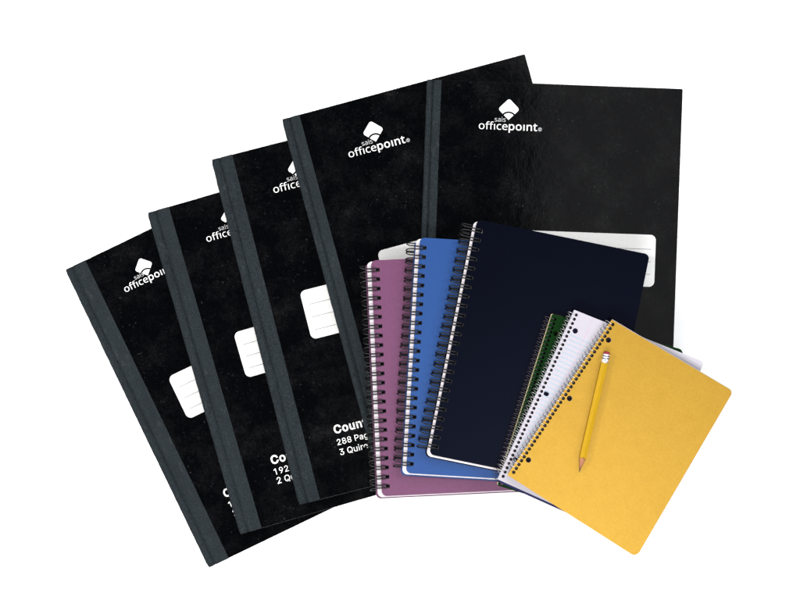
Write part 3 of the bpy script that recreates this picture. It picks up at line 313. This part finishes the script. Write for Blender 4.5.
# ------------------------------------------------------------------ table
bm = bmesh.new()
bmesh.ops.create_grid(bm, x_segments=8, y_segments=8, size=3.0)
me = bpy.data.meshes.new('tabletop'); bm.to_mesh(me); bm.free()
tb = link('tabletop', me, M['table']); tb['kind'] = 'structure'; tb['label'] = 'plain bright white surface under all the notebooks'

# ------------------------------------------------------------------ black hardcover books
T = 6.0 * mm; STEP = 6.5 * mm
RMARK = [(-.6, -1), (-.25, -1), (-.25, -.15), (.0, -.15), (.35, -1), (.75, -1), (.3, -.1), (.6, .3), (.5, .8), (.1, 1), (-.6, 1)]   # the small R of the registered mark
def logo(F, cu, cd, tu, td, k, z):
    """diamond mark centred at (cu, cd), wordmark starting at (tu, td) (pixels in the book's frame)"""
    q = F.k * k
    tipx, tipy = cu * F.k, -(cd * F.k) - 10.8 * q      # bottom tip of the diamond
    hd = 10.8 * q
    pts = [(tipx, tipy), (tipx + hd, tipy + hd), (tipx, tipy + 2 * hd), (tipx - hd, tipy + hd)]
    full = rquad(pts[1:], [2.6 * q] * 3, 6)
    def arc(r, a0, a1, n=10): return [(tipx + r * math.cos(R(a0 + (a1 - a0) * i / n)), tipy + r * math.sin(R(a0 + (a1 - a0) * i / n))) for i in range(n + 1)]
    # upper piece: right corner, top, left corner, then back along the arc; its corners are rounded one by one
    def rc(i):
        p = Vector(pts[i]); a = (Vector(pts[i - 1]) - p).normalized(); b = (Vector(pts[(i + 1) % 4]) - p).normalized(); r = 2.6 * q
        c = p + (a + b).normalized() * (r / math.sin(a.angle(b) / 2)); s = p + a * r - c; e = p + b * r - c
        return [tuple(c + (s.lerp(e, t / 6)).normalized() * r) for t in range(7)]
    upper = rc(1) + rc(2) + rc(3) + arc(8.6 * q, 135, 45)
    fan = [(tipx, tipy)] + arc(6.9 * q, 45, 135)
    tx, ty = tu * F.k, -td * F.k
    ms = [flat_mesh([upper], z, .00006), flat_mesh([fan], z, .00006),
          text_mesh('office', tx, ty, 28.6 * q, z, 0.0, ys=.9), text_mesh('point', tx + 30.0 * q, ty, 28.2 * q, z, 0.009, ys=.92),
          text_mesh('sais', tx + 15.6 * q, ty + 8.0 * q, 11.0 * q, z, 0.0), flat_mesh([circle(tx + 61.2 * q, ty + 1.7 * q, 1.9 * q), circle(tx + 61.2 * q, ty + 1.7 * q, 1.45 * q)[::-1]] + [[(tx + (61.2 + a) * q, ty + (1.7 + b) * q) for a, b in RMARK]], z, .00006)]
    return link('printed_logo', join(ms, [0, 0, 0, 0, 1, 1]), [M['print'], M['printgrey']], F.e)

def hardcover(i, TL, BL, width, cloth, label, label_box, lg, title=None, groove=9):
    down = Vector(BL) - Vector(TL); hgt = down.length
    F = Frame('hardcover_book', TL, down, i * STEP + .3 * mm, i * STEP + .3 * mm + T, label, 'book', 'black hardcover books fanned out in a row')
    k = F.k; W = width * k; Hh = hgt * k; bd = 1.6 * mm
    g0 = (groove + 2.2) * k
    link('front_cover', flat_mesh([rrect(g0, -Hh, W, 0, 1.3 * k)], T - bd, bd, .05 * mm), M['leather'], F.e)
    link('back_cover', flat_mesh([rrect(g0, -Hh, W, 0, 1.3 * k)], 0, bd, .05 * mm), M['leather'], F.e)
    link('page_block', flat_mesh([rrect((groove + 1.8) * k, -Hh + 4 * k, W - 4 * k, -4 * k, .3 * k)], bd + .05 * mm, T - 2 * bd - .1 * mm), M['pages'], F.e)
    # cloth spine: profile swept from head to tail, with slight waviness
    t = .22 * mm
    prof = [(cloth * k, T - .1 * mm), (cloth * k, T + t), ((groove + 2.6) * k, T + t), ((groove + 1.9) * k, T + t * .6), ((groove + .8) * k, T - 2.1 * mm), ((groove - .4) * k, T - 2.1 * mm),
            ((groove - 1.9) * k, T - .1 * mm), (2.6 * k, T - .05 * mm), (1.0 * k, T - .7 * mm), (.25 * k, T * .68), (0, T * .5), (.25 * k, T * .32), (1.0 * k, .7 * mm), (2.6 * k, 0),
            (g0 + 3 * mm, -t * .8), (g0 + 3 * mm, .0)]
    bm = bmesh.new(); rows = []; n = 70
    for j in range(n + 1):
        y = -Hh * j / n + (0.15 * mm if j == 0 else (-0.15 * mm if j == n else 0))
        wob = random.uniform(-.12, .12) * mm
        row = []
        for a, (x, z) in enumerate(prof):
            dx = wob if 5 < a < 14 else (random.uniform(-.05, .05) * mm if a < 2 else 0)
            if j in (0, n) and 7 <= a <= 12: dx += .6 * mm
            dz = random.uniform(-.06, .06) * mm if 2 <= a <= 8 else 0
            row.append(bm.verts.new((x + dx, y, z + dz)))
        rows.append(row)
    for a, b in zip(rows, rows[1:]):
        for q in range(len(prof) - 1):
            f = bm.faces.new((a[q], a[q + 1], b[q + 1], b[q])); f.smooth = 2 <= q <= 13
    me = bpy.data.meshes.new('m'); bm.to_mesh(me); bm.free()
    sp = link('cloth_spine', me, M['cloth'], F.e)
    so = sp.modifiers.new('thick', 'SOLIDIFY'); so.thickness = .12 * mm; so.offset = -1
    z = T + .03 * mm
    # pasted name label with three rules
    u0, u1, d0, d1, rules = label_box
    ms = [flat_mesh([rrect(u0 * k, -d1 * k, u1 * k, -d0 * k, 5.5 * k)], z, .12 * mm)]
    for rd in rules:
        x = (u0 + 6) * k
        while x < (u1 - 4.5) * k:                 # fine rule broken by tiny gaps as in worn print
            x2 = min(x + random.uniform(2, 5) * mm, (u1 - 4.5) * k); y = -(d0 + rd) * k
            ms.append(flat_mesh([[(x, y - .2 * mm), (x2, y - .2 * mm), (x2, y + .2 * mm), (x, y + .2 * mm)]], z + .12 * mm, .03 * mm)); x = x2 + .12 * mm
    link('name_label', join(ms, [0] + [1] * (len(ms) - 1)), [M['label'], M['ink']], F.e)
    logo(F, *lg, z)
    if title:
        u, d, sc, lines = title
        ms = [text_mesh(txt, (u + du) * k, -(d + dd) * k, wd * sc * k, z, b) for txt, du, dd, wd, b in lines]
        link('printed_title', join(ms), M['print'], F.e)
    return F

dk = .935
rules = (15, 28, 41)
small = (14, 26, 38)
def title(count, quires, gap1, gap2):
    return [('Counter Book', 0, 0, 76, .025), (count, -.3, gap1, 41, .007), (quires, 0, gap2, 28.6, .007)]
hardcover(0, (64.6, 270.3), (208, 568), 237, 23, 'black hardcover book at the far left end of the fan, lowest in the stack',
          (46.5, 200, 141, 188, small), (72.8, 31, 45.4, 46.5, .90), (46.5, 274.5, .96, title('192 Pages', '2 Quire', 11, 20.4)), 8)
hardcover(1, (146.8, 213.2), (239.5, 534.5), 237, 23, 'black hardcover book second from the left of the fan, showing the letters Co and 192',
          (50, 205, 139, 186, small), (79, 26.5, 50, 44.5, .935), (51, 276, 1.02, title('192 Pages', '2 Quire', 11, 20.4)), 9)
hardcover(2, (210.8, 160), (298.6, 505), 255, 22, 'black hardcover book in the middle of the fan, showing 288 Pag and 3 Quire',
          (53.5, 228, 149.2, 199, rules), (82.3, 29, 53.2, 47.8, 1.0), (53, 295.8, 1.0, title('288 Pages', '3 Quire', 12, 22.3)), 9)
hardcover(3, (281.5, 119.6), (374.3, 464), 252, 18.5, 'black hardcover book with the highest corner, just under the upright book',
          (58, 232, 152, 203, rules), (85.4, 35, 55.6, 54.5, 1.0), None, 8)
hardcover(4, (427, 79.6), (414, 437), 256, 14.5, 'nearly upright black hardcover book on top of the fan, showing a wide ruled label',
          (60, 234.5, 147, 199, (14.5, 27, 39.5)), (82.9, 26.6, 53.5, 47.4, 1.0), None, 6)

# ------------------------------------------------------------------ twin-loop notebooks
NB_T = 4.2 * mm
def twin_loop(F, cx, rx, rz, zc, pitch, first, n, rad=.54 * mm):
    k = F.k; paths = []; a = 1.5
    top = []           # one endless wire: up tooth k, U-turn at the hole, back down, on to the next tooth
    for t in range(n):
        yc = first + t * pitch + random.uniform(-.22, .22); rj = random.uniform(-.35, .35)
        A = [i / 16 for i in range(17)]
        def pt(th, side):
            f = min(max((th - 115) / 100.0, 0), 1); f = f * f * (3 - 2 * f)
            off = a + (pitch / 2 - .55 - a) * f
            return ((cx + (rx + (rj if math.cos(R(th)) < 0 else 0)) * math.cos(R(th))) * k, -(yc + side * off) * k, zc + rz * math.sin(R(th)))
        seq = [pt(330 - (330 - 6) * i / 26, -1) for i in range(27)]
        ex = ((cx + rx * 1.0) * k, zc - .1 * mm)
        u = [(ex[0], -(yc + a * math.sin(R(q))) * k, ex[1] - .35 * mm * math.cos(R(q))) for q in (-60, -25, 0, 25, 60)]
        seq += u + [pt(6 + (330 - 6) * i / 26, 1) for i in range(27)]
        top += seq
    return tube([top], rad, 7)
def spiral_notebook(zb, TL, down, W, Hpx, off, mats, label, coil, rc=5):
    F = Frame('spiral_notebook', TL, down, zb, zb + NB_T, label, 'notebook', 'black twin-wire notebooks stacked over the hardcovers')
    k = F.k
    cx, rx, pitch, first, n = coil
    holes = [rrect((cx + rx - 3.0) * k, -(first + t * pitch + 1.9) * k, (cx + rx + .9) * k, -(first + t * pitch - 1.9) * k, .6 * k)[::-1] for t in range(n)]
    cv = .55 * mm
    link('front_cover', flat_mesh([rrect(0, -Hpx * k, W * k, 0, rc * k)] + holes, NB_T - cv, cv, .0), mats, F.e)
    (bx, by), (px_, py_) = off
    def ring(dx, dy): return rrect(dx * k, -(Hpx + dy) * k, (W + dx) * k, -dy * k, rc * k)
    link('page_block', flat_mesh([ring(px_, py_)] + holes, cv + .03 * mm, NB_T - 2 * cv - .06 * mm), M['pages'], F.e)
    link('back_cover', flat_mesh([ring(bx, by)] + holes, 0, cv, .0), mats, F.e)
    link('wire_binding', twin_loop(F, cx, rx, 3.35 * mm, NB_T / 2, pitch, first, n), M['wire'], F.e)
    return F
z0 = 4 * STEP + T + .6 * mm + 2.2 * mm
spiral_notebook(z0, (371, 260.5), (11, 236), 175, 236, ((-6.0, 2.6), (-4.2, 1.1)), M['purple'],
                'purple notebook with black twin-wire binding, lowest and leftmost of the wire-bound trio', (-2.0, 9.3, 9.42, 9.6, 24))
z1 = z0 + NB_T + 2.0 * mm
spiral_notebook(z1, (420, 237.5), (-14, 236), 175, 236, ((-5.2, 3.0), (-3.8, 1.3)), M['blue'],
                'bright blue notebook with black twin-wire binding lying between the purple and navy ones', (-3.4, 9.6, 9.42, 10, 24))
z2 = z1 + NB_T + 2.0 * mm
spiral_notebook(z2, (477.3, 219.3), (-48, 235), 176, 240, ((-4.0, 3.2), (-2.8, 2.0)), M['navy'],
                'large navy notebook with black twin-wire binding lying on top of the blue one', (-3.6, 10.2, 9.58, 11, 24))

# ------------------------------------------------------------------ small coil-bound pads
PD_T = 3.6 * mm
def helix(F, cx, rx, rz, zc, pitch, first, n, rad=.3 * mm):
    k = F.k; P = []; m = 18
    for i in range(n * m + 1):
        th = i / m * 2 * math.pi
        fr = (i % m) / m; g = min(max((fr - .42) / .5, 0), 1); g = g * g * (3 - 2 * g)
        P.append(((cx + rx * math.cos(th)) * k, -(first + pitch * (i // m + g)) * k, zc + rz * math.sin(th)))
    return tube([P], rad, 6)
def pad(zb, TL, down, quad, rs, name, label, mat_top, pitch, first, n, hole_u, hole_r, big, coil, wire, layers, ruled=False):
    F = Frame(name, TL, down, zb, zb + PD_T, label, 'notepad', 'small coil-bound pads over the navy notebook')
    k = F.k
    q = [F.loc(*p) for p in quad]          # bl, br, tr, tl
    holes = [circle(hole_u * k, -(first + t * pitch) * k, hole_r * k) for t in range(n)]
    bigs = [circle(u * k, -d * k, 2.75 * k, 20) for u, d in big]
    cv = .4 * mm
    if ruled:
        sheet = .12 * mm
        ms = [flat_mesh([rquad(q, [r * k for r in rs])] + holes + bigs, PD_T - sheet, sheet)]; ix = [0]
        def line(u0, d0, u1, d1, wpx, mi):
            v = Vector((u1 - u0, d1 - d0)).normalized(); nn = Vector((-v.y, v.x)) * wpx / 2
            c = [(u0 + nn.x, d0 + nn.y), (u0 - nn.x, d0 - nn.y), (u1 - nn.x, d1 - nn.y), (u1 + nn.x, d1 + nn.y)]
            ms.append(flat_mesh([[(a * k, -b * k) for a, b in c][::-1]], PD_T + .03 * mm * mi, .02 * mm)); ix.append(mi)
        d = 24.5
        while d < 180: line(6.6, d, 134, d, .7, 1); d += 4.72
        line(21, .5, 21, 184, .5, 2)
        link('ruled_sheet', join(ms, ix), [mat_top, M['rule_blue'], M['rule_red']], F.e)
    else:
        link('front_cover', flat_mesh([rquad(q, [r * k for r in rs])] + holes + bigs, PD_T - cv, cv), mat_top, F.e)
    for nm, dx, dy, a, b, m_ in layers:
        qq = [(x + dx * k, y - dy * k) for x, y in q]
        wide = [circle(hole_u * k, -(first + t * pitch) * k, (hole_r + .25) * k) for t in range(n) if first + t * pitch - hole_r - .4 > dy]
        link(nm, flat_mesh([rquad(qq, [r * k for r in rs])] + wide + (bigs if nm == 'page_block' else []), a, b - a), m_, F.e)
    cx, rx = coil
    link('wire_coil', helix(F, cx, rx, 2.35 * mm, PD_T / 2, pitch, first, n - 1, .25 * mm), wire, F.e)
    return F
z3 = z2 + NB_T + .9 * mm
GAP = 1.0 * mm
pad(z3, (552.3, 313.8), (-55, 171), [(497.6, 484.8), (628, 525), (684, 350), (552.3, 313.8)], [1.5, 4, 5, 1.5], 'spiral_pad',
    'dark green pad with a metal coil, bottom of the three small pads', M['green'], 4.42, 4.5, 40, 4.2, 1.55, [(9.4, 17.5), (9.4, 86), (9.4, 155)], (-1.0, 5.4), M['steel_dark'],
    [('page_block', -.9, 0, .43 * mm, PD_T - .43 * mm, M['cream']), ('back_cover', 0, 1.0, 0, .4 * mm, M['green'])])
z4 = z3 + PD_T + GAP
pad(z4, (574.3, 309.8), (-76.5, 169), [(497.6, 479), (625, 536.5), (704.5, 362), (574.3, 309.8)], [.5, 4, 4, .5], 'spiral_pad',
    'open white pad with blue ruled lines and a metal coil, between two other pads', M['white'], 4.66, 3.9, 39, 3.9, 1.6, [(9.6, 18.8), (9.2, 88), (8.2, 160.5)], (-.3, 4.4), M['steel'],
    [('page_block', 0, .3, .43 * mm, PD_T - .15 * mm, M['white']), ('back_cover', .5, 2.7, 0, .4 * mm, M['indigo'])], ruled=True)
z5 = z4 + PD_T + GAP
pad(z5, (611.8, 319.6), (-104.3, 155.6), [(507.3, 475), (636.3, 557.4), (733.3, 391.3), (611.8, 319.6)], [.5, 6, 5, .5], 'spiral_pad',
    'golden yellow pad with a metal coil and the pencil lying on its cover', M['yellow'], 4.68, 3.6, 39, 3.5, 1.8, [(8.7, 18.8), (8.8, 89), (9, 163)], (-.3, 4.1), M['steel'],
    [('page_block', .3, -.6, .43 * mm, PD_T - .43 * mm, M['white']), ('back_cover', .3, -.6, 0, .4 * mm, M['board'])])

# ------------------------------------------------------------------ pencil
zp = z5 + PD_T
rp = 2.95 * mm
kp = S * (H - zp - rp) / H
def W(px, py): return Vector(((px - 400) * kp, (300 - py) * kp, 0))
A, B = W(607.2, 351.6), W(579.4, 472.4)
ax = (B - A); Lp = ax.length; ang = math.atan2(ax.y, ax.x)
pe = bpy.data.objects.new('pencil', None); scn.collection.objects.link(pe); pe.empty_display_size = .02
pe.location = (A.x, A.y, zp); pe.rotation_euler = (0, 0, ang)
pe['label'] = 'yellow wooden pencil with a crimson eraser lying on the golden yellow pad'; pe['category'] = 'pencil'
def lathe(stations, n=24, rot=0, smooth=True):
    """stations (x, r) along +X, axis height rp"""
    bm = bmesh.new(); rings = []
    for x, r in stations:
        ring = []
        for i in range(n):
            a = 2 * math.pi * i / n + rot
            rr = r
            ring.append(bm.verts.new((x, rr * math.cos(a), rp * .87 + rr * math.sin(a))))
        rings.append(ring)
    for a, b in zip(rings, rings[1:]):
        for i in range(n):
            bm.faces.new((a[i], a[(i + 1) % n], b[(i + 1) % n], b[i])).smooth = smooth
    bm.faces.new(rings[0]); bm.faces.new(rings[-1][::-1])
    bmesh.ops.recalc_face_normals(bm, faces=bm.faces)
    me = bpy.data.meshes.new('m'); bm.to_mesh(me); bm.free(); return me
px = kp
# hexagonal shaft; its lower end is scalloped where the sharpener cut through the facets
n = 48; bm = bmesh.new(); rings = []
xe = Lp - 13.6 * px
for x in (11.2 * px, 40 * px, 80 * px, None):
    ring = []
    for i in range(n):
        a = 2 * math.pi * i / n; aa = ((a + math.pi / 6) % (math.pi / 3)) - math.pi / 6
        rr = rp * math.cos(math.pi / 6) / math.cos(aa)
        xx = x if x is not None else xe + (rp * .89 - rr) * 6.0
        ring.append(bm.verts.new((xx, rr * math.cos(a), rp * math.cos(math.pi / 6) + rr * math.sin(a))))
    rings.append(ring)
for a, b in zip(rings, rings[1:]):
    for i in range(n): bm.faces.new((a[i], a[(i + 1) % n], b[(i + 1) % n], b[i]))
bm.faces.new(rings[0]); bm.faces.new(rings[-1][::-1]); bmesh.ops.recalc_face_normals(bm, faces=bm.faces)
me = bpy.data.meshes.new('m'); bm.to_mesh(me); bm.free()
link('shaft', me, M['pencil'], pe)
link('sharpened_wood', lathe([(xe - 1.5 * px, rp * .93), (xe + 1 * px, rp * .80), (Lp - 4.2 * px, .72 * mm)], 24), M['wood'], pe)
link('graphite_point', lathe([(Lp - 4.4 * px, .70 * mm), (Lp - 1.0 * px, .28 * mm), (Lp, .12 * mm)], 16), M['graphite'], pe)
fs = [(2.6, .93), (3.0, .97), (4.2, .97), (4.5, .90), (4.9, .90), (5.2, .97), (6.6, .97), (6.9, .90), (7.3, .90), (7.6, .97), (11.2, .97), (11.5, .93)]
fm = lathe([(x * px, r * rp) for x, r in fs], 28)
for p in fm.polygons:
    xs = sum(fm.vertices[v].co.x for v in p.vertices) / len(p.vertices) / px
    p.material_index = 1 if (4.2 < xs < 5.2 or 6.6 < xs < 7.6) else 0
link('ferrule', fm, [M['ferrule'], M['band']], pe)
link('eraser', lathe([(0, .3 * rp), (.3 * px, .62 * rp), (.9 * px, .82 * rp), (1.8 * px, .88 * rp), (3.2 * px, .88 * rp)], 24), M['eraser'], pe)
